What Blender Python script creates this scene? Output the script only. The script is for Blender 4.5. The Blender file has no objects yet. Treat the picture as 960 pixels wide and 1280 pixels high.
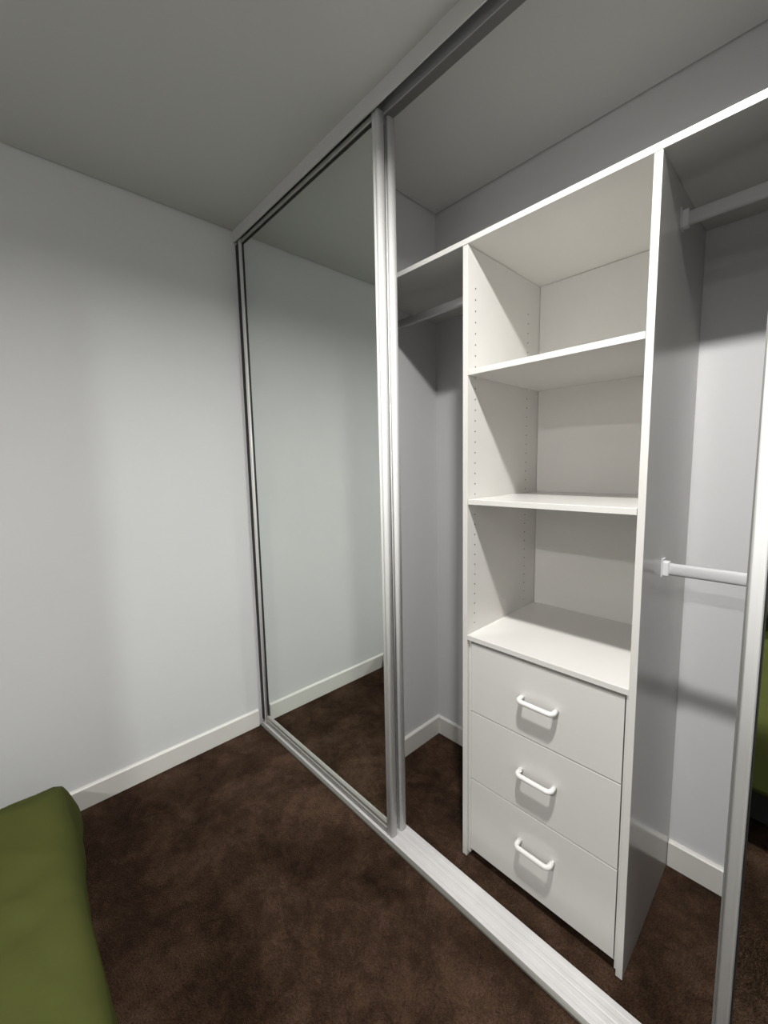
import bpy, bmesh, math, random
import numpy as np
from mathutils import Vector, Matrix, noise

scene = bpy.context.scene
COL = scene.collection
random.seed(7)

# ------------------------------------------------------------------ camera
cam_d = bpy.data.cameras.new('camera')
cam_d.sensor_fit = 'HORIZONTAL'
cam_d.sensor_width = 36.0
cam_d.lens = 514.47 / 960.0 * 36.0
cam_d.clip_start = 0.02
cam = bpy.data.objects.new('camera', cam_d)
COL.objects.link(cam)
YAW, PIT, ROL = math.radians(46.697), math.radians(-6.381), math.radians(-1.2057)
fw = Vector((-math.sin(YAW) * math.cos(PIT), math.cos(YAW) * math.cos(PIT), math.sin(PIT)))
rt = Vector((math.cos(YAW), math.sin(YAW), 0))
up = rt.cross(fw)
rt2 = rt * math.cos(ROL) + up * math.sin(ROL)
up2 = -rt * math.sin(ROL) + up * math.cos(ROL)
m = Matrix((rt2, up2, -fw)).transposed().to_4x4()
m.translation = Vector((1.9213, -0.895, 1.3213))
cam.matrix_world = m
scene.camera = cam

# ------------------------------------------------------------------ world, exposure
world = bpy.data.worlds.new('world')
scene.world = world
world.use_nodes = True
world.node_tree.nodes['Background'].inputs[0].default_value = (0.05, 0.05, 0.05, 1)
world.node_tree.nodes['Background'].inputs[1].default_value = 1.0
vs = scene.view_settings
vs.view_transform = 'Standard'
vs.look = 'None'
vs.exposure = 0.0
vs.gamma = 1.0
vs.use_curve_mapping = False
cy = scene.cycles
cy.max_bounces = 16
cy.diffuse_bounces = 8
cy.glossy_bounces = 8
cy.sample_clamp_indirect = 120.0
cy.sample_clamp_direct = 0.0
cy.caustics_reflective = True
cy.blur_glossy = 0.0
cy.use_guiding = True
cy.guiding_training_samples = 48

DOWNLIGHTS = [(1.688, -0.48), (1.68, -2.38)]
LIGHT_POWER = (33.0, 37.0)
LIGHT_SPREAD = 162.0

# ------------------------------------------------------------------ dimensions (metres)
H = 2.40            # ceiling
D = 0.607           # back wall of the wardrobe
X1 = 0.692          # inner left side of the wardrobe
XR = 2.83           # right wall
YB = -2.86          # wall behind the bed
SK = 0.088          # skirting height
HS, TS = 1.967, 0.016   # long top shelf
XA, XA2 = 1.164, 1.181  # left upright
XB, XB2 = 1.642, 1.658  # right upright
YS = 0.155          # front of the fitted unit
S1, S2, S3 = 1.599, 1.214, 0.7805

# ------------------------------------------------------------------ materials
def mat(name, color, rough=0.5, metal=0.0, spec=0.5, bump=None, var=None, coat=0.0):
    mt = bpy.data.materials.new(name)
    mt.use_nodes = True
    nt = mt.node_tree
    b = nt.nodes['Principled BSDF']
    b.inputs['Base Color'].default_value = (*color, 1)
    b.inputs['Roughness'].default_value = rough
    b.inputs['Metallic'].default_value = metal
    b.inputs['Specular IOR Level'].default_value = spec
    b.inputs['Coat Weight'].default_value = coat
    tc = nt.nodes.new('ShaderNodeTexCoord')
    if var:
        scale, amount = var
        n = nt.nodes.new('ShaderNodeTexNoise')
        n.inputs['Scale'].default_value = scale
        n.inputs['Detail'].default_value = 4
        nt.links.new(tc.outputs['Object'], n.inputs['Vector'])
        r = nt.nodes.new('ShaderNodeMapRange')
        r.inputs['From Min'].default_value = 0.3
        r.inputs['From Max'].default_value = 0.7
        r.inputs['To Min'].default_value = 1 - amount
        r.inputs['To Max'].default_value = 1 + amount
        nt.links.new(n.outputs['Fac'], r.inputs['Value'])
        mx = nt.nodes.new('ShaderNodeVectorMath')
        mx.operation = 'SCALE'
        mx.inputs[0].default_value = color
        nt.links.new(r.outputs['Result'], mx.inputs['Scale'])
        nt.links.new(mx.outputs['Vector'], b.inputs['Base Color'])
    if bump:
        scale, strength, dist = bump
        n2 = nt.nodes.new('ShaderNodeTexNoise')
        n2.inputs['Scale'].default_value = scale
        n2.inputs['Detail'].default_value = 5
        nt.links.new(tc.outputs['Object'], n2.inputs['Vector'])
        bp = nt.nodes.new('ShaderNodeBump')
        bp.inputs['Strength'].default_value = strength
        bp.inputs['Distance'].default_value = dist
        nt.links.new(n2.outputs['Fac'], bp.inputs['Height'])
        nt.links.new(bp.outputs['Normal'], b.inputs['Normal'])
    return mt

M = {}
M['wall'] = mat('wall_paint', (0.57, 0.57, 0.576), 0.75, spec=0.25, bump=(260, 0.12, 0.0006), var=(2.5, 0.012))
M['ceiling'] = mat('ceiling_paint', (0.52, 0.52, 0.51), 0.85, spec=0.2, bump=(200, 0.1, 0.0006), var=(2.0, 0.012))
M['skirting'] = mat('skirting_gloss_paint', (0.61, 0.595, 0.565), 0.32, spec=0.5, bump=(40, 0.05, 0.0005))
M['melamine'] = mat('white_melamine', (0.655, 0.643, 0.62), 0.2, spec=0.45, bump=(700, 0.05, 0.0002), var=(6, 0.008))
M['edge'] = mat('white_edge_band', (0.84, 0.825, 0.80), 0.35, spec=0.5)
M['plastic'] = mat('white_handle_plastic', (0.74, 0.73, 0.71), 0.28, spec=0.5)
M['rail'] = mat('white_rail_enamel', (0.62, 0.62, 0.63), 0.22, spec=0.6)
M['alu'] = mat('pearl_aluminium', (0.80, 0.80, 0.79), 0.3, metal=0.05, bump=(900, 0.04, 0.0002))
M['trackw'] = mat('white_track_enamel', (0.57, 0.56, 0.56), 0.42, spec=0.5, var=(14, 0.03))
M['alu_dull'] = mat('grey_aluminium_edge', (0.22, 0.215, 0.195), 0.4, metal=0.5)
M['alu_rail'] = mat('grey_anodised_rail', (0.45, 0.45, 0.42), 0.35, metal=0.5)
M['flange_shade'] = mat('grey_flange_shade', (0.30, 0.30, 0.31), 0.8)
M['channel'] = mat('channel_shade_and_strip', (0.16, 0.16, 0.155), 0.7)
M['black'] = mat('black_shade_strip', (0.012, 0.012, 0.012), 0.6)  # black strips that paint in dark door gaps and the stile's reflection
M['hole'] = mat('drilled_hole_shade', (0.05, 0.045, 0.04), 0.8)
M['backing'] = mat('mirror_backing', (0.25, 0.25, 0.26), 0.7)
M['bedblack'] = mat('black_bed_shade', (0.010, 0.010, 0.011), 0.8, bump=(600, 0.3, 0.001))
M['mattress'] = mat('white_mattress_ticking', (0.62, 0.62, 0.60), 0.8, bump=(300, 0.2, 0.001))
M['greyfab'] = mat('grey_cushion_fabric', (0.20, 0.20, 0.19), 0.9, bump=(500, 0.3, 0.001))
M['blackfab'] = mat('black_cushion_fabric', (0.012, 0.011, 0.012), 0.85, bump=(500, 0.3, 0.001))
M['ring'] = mat('white_downlight_ring', (0.8, 0.8, 0.8), 0.4)

# mirror: silvered glass with a faint green tint
mm = bpy.data.materials.new('mirror_glass')
mm.use_nodes = True
nt = mm.node_tree
nt.nodes.clear()
o = nt.nodes.new('ShaderNodeOutputMaterial')
g = nt.nodes.new('ShaderNodeBsdfGlossy')
g.inputs['Color'].default_value = (0.825, 0.862, 0.835, 1)
g.inputs['Roughness'].default_value = 0.0
nt.links.new(g.outputs[0], o.inputs[0])
M['mirror'] = mm

# green cotton bedding
M['green'] = mat('olive_green_cotton', (0.057, 0.063, 0.018), 0.95, spec=0.02, bump=(700, 0.3, 0.0008), var=(9, 0.06))
M['green'].node_tree.nodes['Principled BSDF'].inputs['Sheen Weight'].default_value = 0.0

# lamp lens
ml = bpy.data.materials.new('lit_downlight_lens')
ml.use_nodes = True
nt = ml.node_tree
nt.nodes.clear()
o = nt.nodes.new('ShaderNodeOutputMaterial')
e = nt.nodes.new('ShaderNodeEmission')
e.inputs['Color'].default_value = (1.0, 0.965, 0.905, 1)
e.inputs['Strength'].default_value = 40.0
nt.links.new(e.outputs[0], o.inputs[0])
M['lens'] = ml

# carpet
mc = bpy.data.materials.new('brown_cut_pile_carpet')
mc.use_nodes = True
nt = mc.node_tree
b = nt.nodes['Principled BSDF']
b.inputs['Roughness'].default_value = 0.95
b.inputs['Specular IOR Level'].default_value = 0.1
b.inputs['Sheen Weight'].default_value = 0.06
b.inputs['Sheen Roughness'].default_value = 0.6
b.inputs['Sheen Tint'].default_value = (0.55, 0.42, 0.33, 1)
tc = nt.nodes.new('ShaderNodeTexCoord')
def tex_noise(scale, detail, rough=0.55, dist=0.0):
    n = nt.nodes.new('ShaderNodeTexNoise')
    n.inputs['Scale'].default_value = scale
    n.inputs['Detail'].default_value = detail
    n.inputs['Roughness'].default_value = rough
    n.inputs['Distortion'].default_value = dist
    nt.links.new(tc.outputs['Object'], n.inputs['Vector'])
    return n
def math_node(op, a, bv):
    n = nt.nodes.new('ShaderNodeMath')
    n.operation = op
    for i, v in enumerate((a, bv)):
        if isinstance(v, (int, float)):
            n.inputs[i].default_value = v
        else:
            nt.links.new(v, n.inputs[i])
    return n.outputs[0]
big = tex_noise(4.5, 3, 0.55, 0.6)
mid = tex_noise(26, 4, 0.6, 0.8)
fine = tex_noise(230, 3, 0.7)
s = math_node('ADD', math_node('MULTIPLY', big.outputs['Fac'], 0.55), math_node('MULTIPLY', mid.outputs['Fac'], 0.32))
s = math_node('ADD', s, math_node('MULTIPLY', fine.outputs['Fac'], 0.38))
ramp = nt.nodes.new('ShaderNodeValToRGB')
ramp.color_ramp.elements[0].position = 0.48
ramp.color_ramp.elements[0].color = (0.012, 0.0054, 0.0025, 1)
ramp.color_ramp.elements[1].position = 0.77
ramp.color_ramp.elements[1].color = (0.088, 0.050, 0.032, 1)
mide = ramp.color_ramp.elements.new(0.62)
mide.color = (0.039, 0.0205, 0.0118, 1)
nt.links.new(s, ramp.inputs[0])
nt.links.new(ramp.outputs[0], b.inputs['Base Color'])
bp = nt.nodes.new('ShaderNodeBump')
bp.inputs['Strength'].default_value = 0.9
bp.inputs['Distance'].default_value = 0.006
hsum = math_node('ADD', math_node('MULTIPLY', fine.outputs['Fac'], 0.8), math_node('MULTIPLY', mid.outputs['Fac'], 0.5))
nt.links.new(hsum, bp.inputs['Height'])
nt.links.new(bp.outputs['Normal'], b.inputs['Normal'])
M['carpet'] = mc

# ------------------------------------------------------------------ mesh helpers
def link(name, me, material, parent=None):
    ob = bpy.data.objects.new(name, me)
    if material is not None and not me.materials:
        me.materials.append(material)
    COL.objects.link(ob)
    if parent is not None:
        ob.parent = parent
    return ob

def box_into(bm, lo, hi, bevel=0.0, seg=1):
    t = bmesh.new()
    c = [(a + b_) / 2 for a, b_ in zip(lo, hi)]
    sz = [b_ - a for a, b_ in zip(lo, hi)]
    bmesh.ops.create_cube(t, size=1.0, matrix=Matrix.Translation(c) @ Matrix.Diagonal((*sz, 1)))
    if bevel:
        bmesh.ops.bevel(t, geom=t.edges[:], offset=bevel, segments=seg, profile=0.5, affect='EDGES')
    me = bpy.data.meshes.new('tmp')
    t.to_mesh(me)
    t.free()
    bm.from_mesh(me)
    bpy.data.meshes.remove(me)

def done(bm, name, smooth=False):
    me = bpy.data.meshes.new(name)
    bmesh.ops.recalc_face_normals(bm, faces=bm.faces[:])
    bm.to_mesh(me)
    bm.free()
    if smooth:
        for p in me.polygons:
            p.use_smooth = True
    return me

def box(name, lo, hi, material, parent=None, bevel=0.0, seg=1):
    bm = bmesh.new()
    box_into(bm, lo, hi, bevel, seg)
    return link(name, done(bm, name), material, parent)

def boxes(name, lst, material, parent=None, bevel=0.0):
    bm = bmesh.new()
    for lo, hi in lst:
        box_into(bm, lo, hi, bevel)
    return link(name, done(bm, name), material, parent)

def prism(name, prof, axis, a, b_, material, parent=None, smooth=False):
    """extrude a closed 2-D profile along an axis. axis x: prof=(y,z); axis y: (x,z); axis z: (x,y)"""
    def P(u, v, w):
        return {'x': (w, u, v), 'y': (u, w, v), 'z': (u, v, w)}[axis]
    bm = bmesh.new()
    A = [bm.verts.new(P(u, v, a)) for u, v in prof]
    B = [bm.verts.new(P(u, v, b_)) for u, v in prof]
    n = len(prof)
    for i in range(n):
        f = bm.faces.new((A[i], A[(i + 1) % n], B[(i + 1) % n], B[i]))
        f.smooth = smooth
    bm.faces.new(A[::-1])
    bm.faces.new(B)
    return link(name, done(bm, name), material, parent)

def tube(name, pts, radius, material, parent=None, n=14, sy=1.0, upv=Vector((0, 0, 1))):
    """round (or oval) bar swept along points"""
    bm = bmesh.new()
    rings = []
    pts = [Vector(p) for p in pts]
    for i, p in enumerate(pts):
        d = (pts[min(i + 1, len(pts) - 1)] - pts[max(i - 1, 0)]).normalized()
        a = d.cross(upv).normalized()
        c = a.cross(d).normalized()
        rings.append([bm.verts.new(p + a * radius * sy * math.cos(2 * math.pi * k / n) + c * radius * math.sin(2 * math.pi * k / n)) for k in range(n)])
    for r0, r1 in zip(rings, rings[1:]):
        for k in range(n):
            bm.faces.new((r0[k], r0[(k + 1) % n], r1[(k + 1) % n], r1[k])).smooth = True
    bm.faces.new(rings[0][::-1])
    bm.faces.new(rings[-1])
    return link(name, done(bm, name), material, parent)

def thing(name, label, cat, loc=(0, 0, 0), group=None):
    ob = bpy.data.objects.new(name, None)
    COL.objects.link(ob)
    ob.empty_display_size = 0.05
    ob.location = loc
    ob['label'] = label
    ob['category'] = cat
    if group:
        ob['group'] = group
    return ob

def tag(ob, label, cat, group=None):
    ob['label'] = label
    ob['category'] = cat
    if group:
        ob['group'] = group
    return ob

def struct(ob, label, cat):
    ob['kind'] = 'structure'
    ob['label'] = label
    ob['category'] = cat
    return ob

def keep(children, root):
    """children were modelled in world coordinates: keep them there under a moved Empty"""
    for c in children:
        c.matrix_parent_inverse = Matrix.Translation(-Vector(root.location))

# ------------------------------------------------------------------ the room
fl = box('floor', (-0.1, YB - 0.1, -0.08), (XR + 0.1, D + 0.1, -0.004), M['carpet'])
struct(fl, 'mottled dark brown cut pile carpet over the whole floor', 'floor')
def carpet_pile():
    rng = np.random.default_rng(3)
    sp = 0.0046
    gx, gy = np.meshgrid(np.arange(0.003, XR, sp), np.arange(YB + 0.003, D, sp))
    x = gx.ravel() + rng.uniform(-0.5, 0.5, gx.size) * sp
    y = gy.ravel() + rng.uniform(-0.5, 0.5, gx.size) * sp
    ok = (x > 0.001) & (y > YB + 0.001) & (x < XR) & (y < D)
    ok &= ~((x < X1) & (y > 0.0)) & ~((y > -0.004) & (y < 0.09))            # nib, floor track
    ok &= ~((x > 0.42) & (x < 1.9) & (y < -1.0))                            # under the bed
    ok &= ~((x > XA2) & (x < XB) & (y > 0.19))                              # under the drawers
    x, y = x[ok], y[ok]
    n = x.size
    # pile lean: brushed patches with soft borders plus a random part for every tuft
    ph = rng.uniform(0, 6.28, 8)
    a = 1.1 * np.sin(2.3 * x + 1.7 * y + ph[0]) + 0.9 * np.sin(4.9 * y - 3.1 * x + ph[1]) + 0.6 * np.sin(9.7 * x + 7.0 * y + ph[2]) + 0.4 * np.sin(17 * y - 14 * x + ph[3])
    lean = 0.0026 + 0.0016 * np.sin(6.1 * x - 3.7 * y + ph[4])
    dx = lean * np.cos(a) + rng.normal(0, 0.0019, n)
    dy = lean * np.sin(a) + rng.normal(0, 0.0019, n)
    h = rng.uniform(0.0042, 0.0072, n) - 0.004
    r = rng.uniform(0.0016, 0.0026, n)
    t0 = rng.uniform(0, 6.28, n)
    co = np.zeros((n, 4, 3), np.float32)
    for k in range(3):
        co[:, k, 0] = x + r * np.cos(t0 + 2.094 * k)
        co[:, k, 1] = y + r * np.sin(t0 + 2.094 * k)
        co[:, k, 2] = -0.0045
    co[:, 3, 0], co[:, 3, 1], co[:, 3, 2] = x + dx, y + dy, h
    base = (np.arange(n) * 4)[:, None, None]
    tri = (base + np.array([[0, 1, 3], [1, 2, 3], [2, 0, 3]])[None]).reshape(-1).astype(np.int32)
    me = bpy.data.meshes.new('carpet_pile')
    me.vertices.add(n * 4)
    me.vertices.foreach_set('co', co.ravel())
    me.loops.add(tri.size)
    me.loops.foreach_set('vertex_index', tri)
    me.polygons.add(tri.size // 3)
    me.polygons.foreach_set('loop_start', np.arange(0, tri.size, 3, dtype=np.int32))
    me.update(calc_edges=True)
    ob = link('carpet_pile', me, M['carpet'], fl)
    ob['kind'] = 'stuff'
    return ob
carpet_pile()
G = 0.007
ce = boxes('ceiling', [((G, YB + G, H), (XR - G, 0.09, H + 0.02)),
                       ((X1 + G, 0.09, H), (XR - G, D - G, H + 0.02)),
                       ((-0.1, YB - 0.1, H + 0.015), (XR + 0.1, D + 0.1, H + 0.1))], M['ceiling'])
struct(ce, 'flat matt white ceiling with a thin shadow line at the walls', 'ceiling')
struct(box('wall_left', (-0.1, YB - 0.1, -0.08), (0.0, D + 0.1, H + 0.015), M['wall']), 'plain white wall beside the mirrored door', 'wall')
struct(box('wall_right', (XR, YB - 0.1, -0.08), (XR + 0.1, D + 0.1, H + 0.015), M['wall']), 'plain white wall at the far end of the wardrobe', 'wall')
struct(box('wall_back', (0.0, D, -0.08), (XR, D + 0.1, H + 0.015), M['wall']), 'white wall at the back of the wardrobe', 'wall')
struct(box('wall_front', (0.0, YB - 0.1, -0.08), (XR, YB, H + 0.015), M['wall']), 'white wall behind the head of the bed', 'wall')
struct(box('wall_nib', (0.0, 0.095, -0.08), (X1, D, H + 0.015), M['wall']), 'white inner side wall of the wardrobe behind the mirrored doors', 'wall')

def skirting(name, axis, a, b_, at, sign, label):
    # rounded-top board, 12 mm thick, growing from the wall by sign
    t = 0.013
    prof = [(0, 0), (t, 0), (t, SK - 0.006), (t * 0.75, SK - 0.002), (t * 0.35, SK), (0, SK)]
    pr = [(at + sign * u, v) for u, v in prof]
    ob = prism(name, pr, axis, a, b_, M['skirting'])
    struct(ob, label, 'skirting')
skirting('baseboard_left', 'y', YB, -0.012, 0.0, 1, 'white skirting board along the plain wall beside the mirrored door')
skirting('baseboard_front', 'x', 0.013, XR - 0.013, YB, 1, 'white skirting board behind the bed head')
skirting('baseboard_right', 'y', YB, D, XR, -1, 'white skirting board on the wall at the wardrobe end')
skirting('baseboard_nib', 'y', 0.10, D, X1, 1, 'short white skirting board on the inner side wall of the wardrobe')
skirting('baseboard_back', 'x', X1 + 0.013, XA - 0.001, D, -1, 'short white skirting board at the back of the narrow hanging space')
skirting('baseboard_rear', 'x', XB2 + 0.001, XR - 0.013, D, -1, 'white skirting board at the back of the hanging space with the low rail')
struct(box('trim_1', (0.0, 0.004, 0.0), (0.005, 0.092, 2.352), M['wall'], bevel=0.001), 'thin white jamb strip between wall and mirrored door', 'trim')

# ------------------------------------------------------------------ sliding door tracks
ht = thing('head_track', 'pale metal double sliding door track fixed under the ceiling', 'door track', (0.0, 0.0, 2.34))
ch = [box('fascia', (0.0, 0.0, 2.350), (XR, 0.004, H), M['ceiling'], ht),
      box('divider_flange', (0.016, 0.0385, 2.352), (XR, 0.0415, H - 0.004), M['flange_shade'], ht),  # grey colour holds the shade on the poorly lit flange face
      box('channel_top', (0.016, 0.004, H - 0.004), (XR, 0.112, H), M['channel'], ht)]  # dark colour stands in for the shade inside a deeper channel
keep(ch, ht)
ft = thing('floor_track', 'white double sliding door track lying on the carpet', 'door track', (0.0, 0.045, 0.0))
tz = 0.011
prof = [(0.004, 0.0), (0.004, tz - 0.001), (0.006, tz), (0.016, tz), (0.018, tz - 0.0015), (0.030, tz - 0.0015), (0.032, tz),
        (0.044, tz), (0.046, tz - 0.001), (0.049, tz - 0.001), (0.051, tz), (0.060, tz), (0.062, tz - 0.0015), (0.074, tz - 0.0015), (0.076, tz),
        (0.090, tz), (0.091, tz - 0.001), (0.091, 0.0)]
keep([prism('track_bed', prof, 'x', 0.016, XR, M['trackw'], ft),
      prism('front_lip', [(-0.006, 0.0), (-0.005, 0.005), (0.0, tz - 0.001), (0.004, tz), (0.004, 0.0)], 'x', 0.016, XR, M['alu_dull'], ft)], ft)

# ------------------------------------------------------------------ mirrored sliding doors
def stile_profile(x_in, x_out, y0, ridge=1.0):
    """ridged aluminium stile, x_in = mirror side, x_out = door edge"""
    s = 1 if x_out > x_in else -1
    w = abs(x_out - x_in)
    rel = [(0.0, 0.012), (0.0005, 0.004), (0.003, 0.0008), (0.006, 0.0), (0.0085, 0.0012), (0.0105, 0.0035), (0.0125, 0.0038), (0.0145, 0.0015),
           (0.0175, 0.0), (0.022, 0.0), (w - 0.004, 0.0012), (w - 0.001, 0.005), (w, 0.010), (w, 0.025), (0.0, 0.025)]
    k = w / 0.028
    rel = [(u if u > w - 0.0045 else u * min(k, 1.0), v * ridge if 0 < u < w - 0.0045 and v < 0.0039 else v) for u, v in rel]
    return [(x_in + s * u, y0 + v) for u, v in rel]

def mirror_door(x0, x1, y0, label, w=0.028, wl=0.028, ridge=1.0, edge_shade=0.003, edge_strip=None):
    z0, z1 = 0.014, 2.356
    d = thing('mirror_door', label, 'door', ((x0 + x1) / 2, y0 + 0.012, z0), 'mirrored sliding wardrobe doors')
    zt = z1 - 0.019
    c = [prism('stile', stile_profile(x0 + wl, x0, y0, ridge), 'z', z0, z1, M['alu'], d, True),
         prism('stile', stile_profile(x1 - w, x1, y0, ridge), 'z', z0, z1, M['alu'], d, True),
         prism('bottom_rail', [(y0 + 0.022, z0 + 0.006), (y0 + 0.003, z0 + 0.006), (y0 + 0.001, z0 + 0.010), (y0 + 0.001, z0 + 0.022), (y0 + 0.004, z0 + 0.025),
                               (y0 + 0.004, z0 + 0.030), (y0 + 0.002, z0 + 0.033), (y0 + 0.002, z0 + 0.040), (y0 + 0.007, z0 + 0.047), (y0 + 0.022, z0 + 0.047)],
               'x', x0 + wl, x1 - w, M['alu_rail'], d),
         box('top_rail', (x0 + wl, y0 + 0.003, zt), (x1 - w, y0 + 0.022, z1 - 0.004), M['alu_rail'], d, 0.0015),
         box('mirror_panel', (x0 + wl, y0 + 0.010, z0 + 0.047), (x1 - w, y0 + 0.014, zt), M['mirror'], d),
         box('backing_board', (x0 + wl, y0 + 0.0145, z0 + 0.047), (x1 - w, y0 + 0.020, zt), M['backing'], d),
         boxes('mirror_edge_shade', [((x0 + wl, y0 + 0.0080, z0 + 0.047), (x0 + wl + edge_shade, y0 + 0.0101, zt)),
                                ((x0 + wl + edge_shade, y0 + 0.0080, zt - edge_shade * 0.7), (x1 - w, y0 + 0.0101, zt))], M['black'], d)]  # black strips paint the stile's dark reflection at the mirror edge
    if edge_strip:
        c.append(box('dark_edge_strip', edge_strip[0], edge_strip[1], M[edge_strip[2]], d))
    keep(c, d)
    return d
mirror_door(0.031, 0.967, 0.0105, 'mirrored sliding door with ridged metal frame against the plain wall', wl=0.018, edge_shade=0.012,
            edge_strip=((0.0055, 0.0085, 0.03), (0.0312, 0.034, 2.34), 'black'))  # black strip fills in for the dark gap beside the wall
mirror_door(0.032, 0.970, 0.0535, 'mirrored sliding door parked behind another, only its metal stile showing',
            edge_strip=((0.938, 0.040, 0.03), (0.950, 0.0545, 2.34), 'black'))  # black strip added to paint the shaded gap between the two stiles
mirror_door(1.8515, 2.826, 0.0105, 'mirrored sliding door reflecting the green bed, beside the low hanging rail',
            w=0.024, wl=0.0205, ridge=0.12, edge_strip=((1.8470, 0.016, 0.03), (1.852, 0.0345, 2.34), 'channel'))

# ------------------------------------------------------------------ fitted wardrobe unit
tw = thing('shelf_tower', 'white melamine wardrobe tower with open shelves above three drawers', 'wardrobe unit', ((XA + XB2) / 2, 0.38, 0.0))
parts = []
ZT = HS - TS
def upright(x0, x1):
    ob = box('side_panel', (x0, YS, 0.0), (x1, D - 0.001, ZT - 0.0012), M['melamine'], tw, 0.0007)
    parts.append(ob)
    return ob
pl = upright(XA, XA2)
pr_ = upright(XB, XB2)
def holes(x, nx, parent):
    bm = bmesh.new()
    for k in range(33):
        z = 1.838 - 0.0321 * k
        if any(abs(z - (sz - 0.008)) < 0.012 for sz in (S1, S2)):
            continue
        for y in (0.1955, 0.516):
            ring = [bm.verts.new((x + nx * 0.0004, y + 0.0024 * math.cos(a), z + 0.0024 * math.sin(a))) for a in [2 * math.pi * i / 8 for i in range(8)]]
            base = [bm.verts.new((x - nx * 0.0006, v.co.y, v.co.z)) for v in ring]
            bm.faces.new(ring)
            for i in range(8):
                bm.faces.new((ring[i], ring[(i + 1) % 8], base[(i + 1) % 8], base[i]))
    ob = link('shelf_pin_holes', done(bm, 'shelf_pin_holes'), M['hole'], parent)  # dark plugs stand in for the shade inside drilled holes
    ob['kind'] = 'stuff'
    # parent sits at the tower origin through its own inverse: same transform here
    ob.matrix_parent_inverse = Matrix.Identity(4)
    return ob
holes(XA2, 1, pl)
holes(XB, -1, pr_)
parts.append(box('back_panel', (XA2 + 0.0016, D - 0.007, 0.03), (XB - 0.0016, D - 0.001, ZT - 0.0016), M['melamine'], tw))
def shelf(z, y0=YS, name='shelf', gap=0.0012):
    parts.append(box(name, (XA2 + gap, y0, z - TS), (XB - gap, D - 0.008, z), M['melamine'], tw, 0.0008))
shelf(S1, YS + 0.001)
shelf(S2, YS + 0.001)
shelf(S3, YS, 'drawer_top', 0.0)
for sz in (S1, S2):
    for x, nx in ((XA2, 1), (XB, -1)):
        for y in (0.1955, 0.516):
            parts.append(tube('shelf_pin', [(x, y, sz - TS - 0.003), (x + nx * 0.008, y, sz - TS - 0.003)], 0.003, M['plastic'], tw, 8))
# filler strips either side of the drawers
parts.append(box('filler_strip', (XA2 + 0.001, 0.1655, 0.012), (1.1893, 0.182, S3 - TS), M['melamine'], tw, 0.0006))
parts.append(box('filler_strip', (1.6365, 0.160, 0.012), (XB, 0.178, S3 - TS), M['melamine'], tw, 0.0006))
parts.append(box('kick_rail', (1.1895, 0.181, 0.010), (1.6365, 0.196, 0.075), M['melamine'], tw))

YD = 0.161
zs = [0.7545, 0.5265, 0.2905, 0.034]
handle_me = None
for k in range(3):
    zt, zb = zs[k] - (0.0 if k == 0 else 0.0018), zs[k + 1] + (0.0018 if k < 2 else 0.0)
    xl, xr = 1.1930, 1.6335
    bm = bmesh.new()
    box_into(bm, (xl, YD, zb), (xr, YD + 0.016, zt), 0.0005)
    # drawer box behind the front
    for lo, hi in (((xl + 0.012, YD + 0.016, zb + 0.03), (xl + 0.024, D - 0.05, zt - 0.05)),
                   ((xr - 0.024, YD + 0.016, zb + 0.03), (xr - 0.012, D - 0.05, zt - 0.05)),
                   ((xl + 0.024, D - 0.062, zb + 0.03), (xr - 0.024, D - 0.05, zt - 0.05)),
                   ((xl + 0.024, YD + 0.016, zb + 0.04), (xr - 0.024, D - 0.062, zb + 0.046))):
        box_into(bm, lo, hi)
    dr = link('drawer', done(bm, 'drawer'), M['melamine'], tw)
    parts.append(dr)
    # bow handle
    zc = (0.648, 0.421, 0.190)[k]
    if handle_me is None:
        x0, x1, yf, yw, r = -0.050, 0.050, -0.030, 0.001, 0.012
        pts = [(x0, yw, 0), (x0, yf + r, 0)]
        for a in range(1, 7):
            t = a / 6 * math.pi / 2
            pts.append((x0 + r - r * math.cos(t), yf + r - r * math.sin(t), 0))
        pts += [(-p[0], p[1], p[2]) for p in reversed(pts)]
        hd = tube('handle', pts, 0.0071, M['plastic'], dr, 14)
        handle_me = hd.data
    else:
        hd = link('handle', handle_me, None, dr)
    hd.location = (1.4195, YD, zc)
    hd['label'] = 'glossy white bow handle'
keep(parts, tw)

# long shelf over the whole wardrobe
ls = box('long_shelf', (X1 + 0.001, YS, HS - TS), (XR - 0.001, D - 0.001, HS), M['melamine'], None, 0.0008)
tag(ls, 'long white melamine shelf running over tower and hanging spaces', 'shelf')

# hanging rails
def rail(x0, x1, y, z, label):
    r = thing('hanging_rail', label, 'hanging rail', ((x0 + x1) / 2, y, z), 'white oval wardrobe rails')
    n = 20
    prof = []
    for i in range(n):
        a = 2 * math.pi * i / n
        c, s_ = math.cos(a), math.sin(a)
        prof.append((y + 0.0085 * math.copysign(abs(c) ** 0.6, c), z + 0.0155 * math.copysign(abs(s_) ** 0.75, s_)))
    ch = [prism('tube', prof, 'x', x0 + 0.003, x1 - 0.003, M['rail'], r, True)]
    for xa, xb in ((x0, x0 + 0.016), (x1 - 0.016, x1)):
        bm = bmesh.new()
        inner = xa if xa == x0 else xb
        s = 1 if xa == x0 else -1
        box_into(bm, (min(inner, inner + s * 0.003), y - 0.014, z - 0.021), (max(inner, inner + s * 0.003), y + 0.014, z + 0.026), 0.001)
        box_into(bm, (xa, y - 0.0105, z - 0.0185), (xb, y + 0.0105, z + 0.0195), 0.003, 2)
        ch.append(link('end_bracket', done(bm, 'end_bracket'), M['rail'], r))
    keep(ch, r)
rail(X1, XA, 0.331, 1.877, 'white oval hanging rail in the narrow space behind the mirrored doors')
rail(XB2, XR, 0.331, 1.877, 'white oval hanging rail high up under the long shelf')
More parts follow.
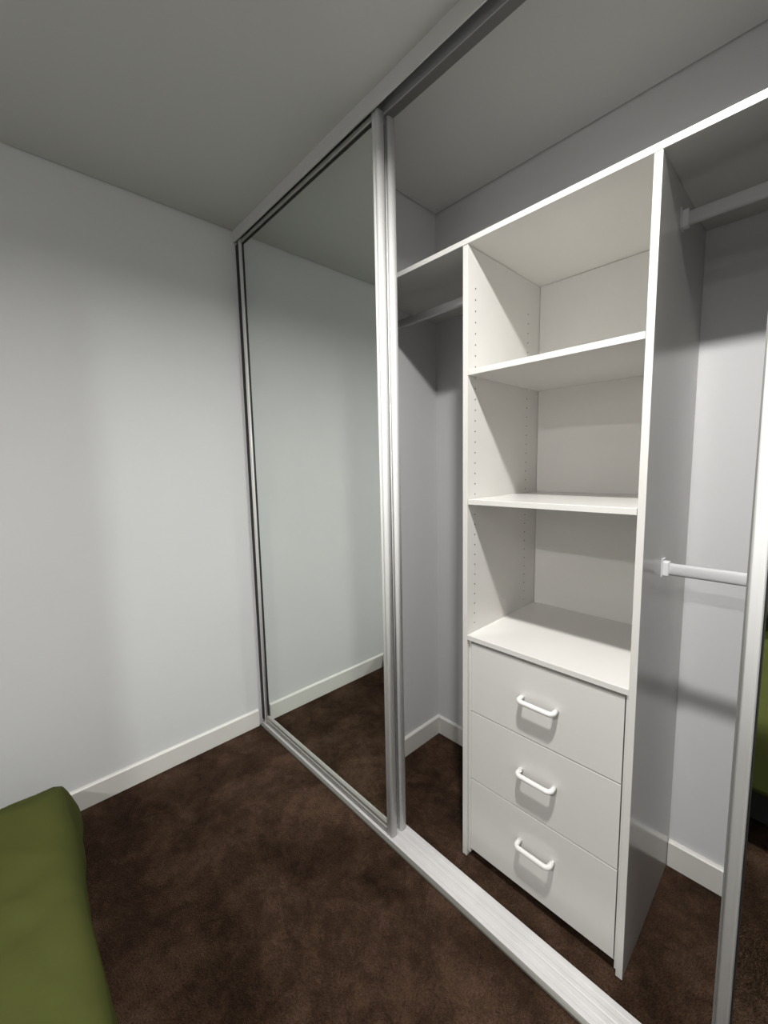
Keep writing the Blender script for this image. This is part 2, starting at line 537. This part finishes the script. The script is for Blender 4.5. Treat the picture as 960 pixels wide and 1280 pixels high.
rail(XB2, XR, 0.331, 1.046, 'white oval hanging rail at waist height beside the drawers')

# ------------------------------------------------------------------ bed
BX0, BX1, BY0, BY1 = 0.56, 1.96, -2.82, -0.90
bed = thing('bed', 'bed base coloured black as under-bed shade on short legs with a pale mattress', 'bed', ((BX0 + BX1) / 2, (BY0 + BY1) / 2, 0.0))
ch = [box('bed_base', (BX0 + 0.03, BY0, 0.03), (BX1 - 0.03, BY1 - 0.03, 0.235), M['bedblack'], bed, 0.012, 2),  # black colour stands in for the shadow under the bed
      box('mattress', (BX0 + 0.02, BY0 + 0.01, 0.235), (BX1 - 0.02, BY1 - 0.01, 0.425), M['mattress'], bed, 0.04, 4)]
for x in (BX0 + 0.12, BX1 - 0.12):
    for y in (BY0 + 0.12, BY1 - 0.12):
        ch.append(tube('leg', [(x, y, 0.0), (x, y, 0.035)], 0.028, M['bedblack'], bed, 12, upv=Vector((1, 0, 0))))
keep(ch, bed)

# duvet: a draped sheet with rounded edges, slumping towards the plain wall
def drape(s_, edge, soft, length):
    """s_ metres past the edge -> (outward offset, drop)"""
    if s_ <= 0:
        return s_, 0.0
    q = soft * math.pi / 2
    if s_ < q:
        a = s_ / soft
        return soft * math.sin(a), soft * (1 - math.cos(a))
    return soft + 0.06 * (s_ - q), soft + (s_ - q) * 0.995
def duvet_mesh():
    bm = bmesh.new()
    ZTOP = 0.458
    xs0, xs1 = 0.57, 1.90            # where the top starts to round off
    ys0, ys1 = -2.45, -0.880
    NX, NY = 150, 120
    SL, SR, SF = 0.74, 0.34, 0.27     # cloth past the edges: left, right, foot
    grid = []
    for j in range(NY + 1):
        row = []
        t = ys0 + (ys1 + SF - ys0) * j / NY
        for i in range(NX + 1):
            s_ = (xs0 - SL) + (xs1 + SR - (xs0 - SL)) * i / NX
            # left side slopes out softly, right side hangs
            if s_ < xs0:
                u = xs0 - s_
                if u < 0.56:
                    o_, dx = 0.86 * u, 0.54 * (math.sqrt(u * u + 0.0036) - 0.06)
                else:
                    o_, dx = 0.4816 + 0.12 * (u - 0.56), 0.272 + 0.98 * (u - 0.56)
                x = xs0 - o_
            elif s_ > xs1:
                o_, dx = drape(s_ - xs1, 0, 0.08, SR)
                x = xs1 + o_
            else:
                x, dx = s_, 0.0
            if t > ys1:
                o_, dy = drape(t - ys1, 0, 0.050, SF)
                y = ys1 + o_
            else:
                y, dy = t, 0.0
            z = ZTOP - (dx ** 2 + dy ** 2) ** 0.5
            p = Vector((x, y, z))
            w = 0.012 * noise.noise(Vector((x * 2.6, y * 3.0, 1.7))) + 0.004 * noise.noise(Vector((x * 11, y * 7 + 3 * x, 4.2)))
            # soft creases running in from the foot edge
            cr = noise.noise(Vector((x * 17 + y * 6, y * 2.2, 7.3)))
            w -= 0.011 * max(0.0, cr) ** 0.8 * math.exp(-((y - ys1 + 0.06) / 0.10) ** 2)
            fold = noise.noise(Vector((x * 5.5 - y * 9, y * 3 + x * 2, 12.9)))
            w += 0.006 * (1 - min(1.0, abs(fold) * 6)) * math.exp(-((y - ys1 + 0.10) / 0.18) ** 2)
            p.z += w * (1.0 if dy < 0.02 else 0.5)
            if dy > 0.0:
                p.y += 0.030 * min(1.0, max(0.0, (0.85 - x) / 0.5)) * min(1.0, dy / 0.2)
                p.y += 0.010 * noise.noise(Vector((x * 4, z * 6, 9.1))) * min(1.0, dy / 0.06)
                p.y += 0.004 * noise.noise(Vector((x * 15, z * 3, 2.1))) * min(1.0, dy / 0.12)
            p.z = max(p.z, 0.035)
            row.append(bm.verts.new(p))
        grid.append(row)
    for j in range(NY):
        for i in range(NX):
            bm.faces.new((grid[j][i], grid[j][i + 1], grid[j + 1][i + 1], grid[j + 1][i])).smooth = True
    return done(bm, 'duvet', True)
dv = link('duvet', duvet_mesh(), M['green'])
tag(dv, 'olive green duvet spread over the bed beside the plain wall', 'duvet')
sm = dv.modifiers.new('thickness', 'SOLIDIFY')
sm.thickness = 0.018
sm.offset = -1

def pillow(name, loc, size, rot, material, label, cat):
    bm = bmesh.new()
    N = 28
    lx, ly, lz = size
    for side in (1, -1):
        g_ = []
        for j in range(N + 1):
            row = []
            for i in range(N + 1):
                u, v = 2 * i / N - 1, 2 * j / N - 1
                k = max(0.0, (1 - abs(u) ** 2.6) * (1 - abs(v) ** 2.6)) ** 0.5
                pin = 1 - 0.06 * (u * u * v * v) - 0.05 * (1 - abs(u * v))* (abs(u) ** 6 + abs(v) ** 6)
                zz = side * lz / 2 * k + 0.004 * noise.noise(Vector((u * 3, v * 3, side * 2.0 + loc[1])))* k
                row.append(bm.verts.new((u * lx / 2 * pin, v * ly / 2 * pin, zz)))
            g_.append(row)
        for j in range(N):
            for i in range(N):
                q = (g_[j][i], g_[j][i + 1], g_[j + 1][i + 1], g_[j + 1][i])
                bm.faces.new(q if side > 0 else q[::-1]).smooth = True
    bmesh.ops.remove_doubles(bm, verts=bm.verts[:], dist=0.0004)
    ob = link(name, done(bm, name, True), material)
    ob.location = loc
    ob.rotation_euler = rot
    tag(ob, label, cat)
    return ob
pillow('pillow', (1.52, -1.96, 0.565), (0.74, 0.44, 0.13), (0, 0, 0.05), M['green'], 'olive green pillow lying on the duvet', 'pillow')
pillow('pillow', (1.55, -2.66, 0.66), (0.72, 0.44, 0.13), (1.05, 0, 0.0), M['greyfab'], 'grey pillow leaning at the head of the bed', 'pillow')
pillow('cushion', (1.66, -2.36, 0.66), (0.40, 0.38, 0.11), (1.05, 0, 0.0), M['blackfab'], 'guessed black cushion propped against the grey pillow on the bed', 'cushion')  # cushion stands in for an unidentified dark shape

# ------------------------------------------------------------------ recessed downlights
for i, (x, y) in enumerate(DOWNLIGHTS):
    lab = ('lit recessed ceiling downlight in front of the wardrobe', 'lit recessed ceiling downlight above the head of the bed')[i]
    dl = thing('downlight', lab, 'ceiling light', (x, y, H), 'recessed ceiling downlights')
    bm = bmesh.new()
    n = 32
    prof = [(0.0475, -0.0005), (0.0475, -0.006), (0.052, -0.008), (0.058, -0.005), (0.060, 0.0)]
    rings = [[bm.verts.new((r * math.cos(2 * math.pi * k / n), r * math.sin(2 * math.pi * k / n), z)) for k in range(n)] for r, z in prof]
    for a, b_ in zip(rings, rings[1:]):
        for k in range(n):
            bm.faces.new((a[k], a[(k + 1) % n], b_[(k + 1) % n], b_[k])).smooth = True
    link('trim_ring', done(bm, 'trim_ring'), M['ring'], dl)
    bm = bmesh.new()
    vs_ = [bm.verts.new((0.047 * math.cos(-2 * math.pi * k / n), 0.047 * math.sin(-2 * math.pi * k / n), -0.005)) for k in range(n)]
    bm.faces.new(vs_)
    me = bpy.data.meshes.new('lens')
    bm.to_mesh(me)
    bm.free()
    link('lens', me, M['lens'], dl)
    ld = bpy.data.lights.new('lamp', 'AREA')
    ld.shape = 'DISK'
    ld.size = 0.09
    ld.energy = LIGHT_POWER[i]
    ld.spread = math.radians(LIGHT_SPREAD)
    ld.color = (1.0, 0.985, 0.955)
    lo_ = bpy.data.objects.new('lamp', ld)
    COL.objects.link(lo_)
    lo_.parent = dl
    lo_.location = (0, 0, -0.0085)
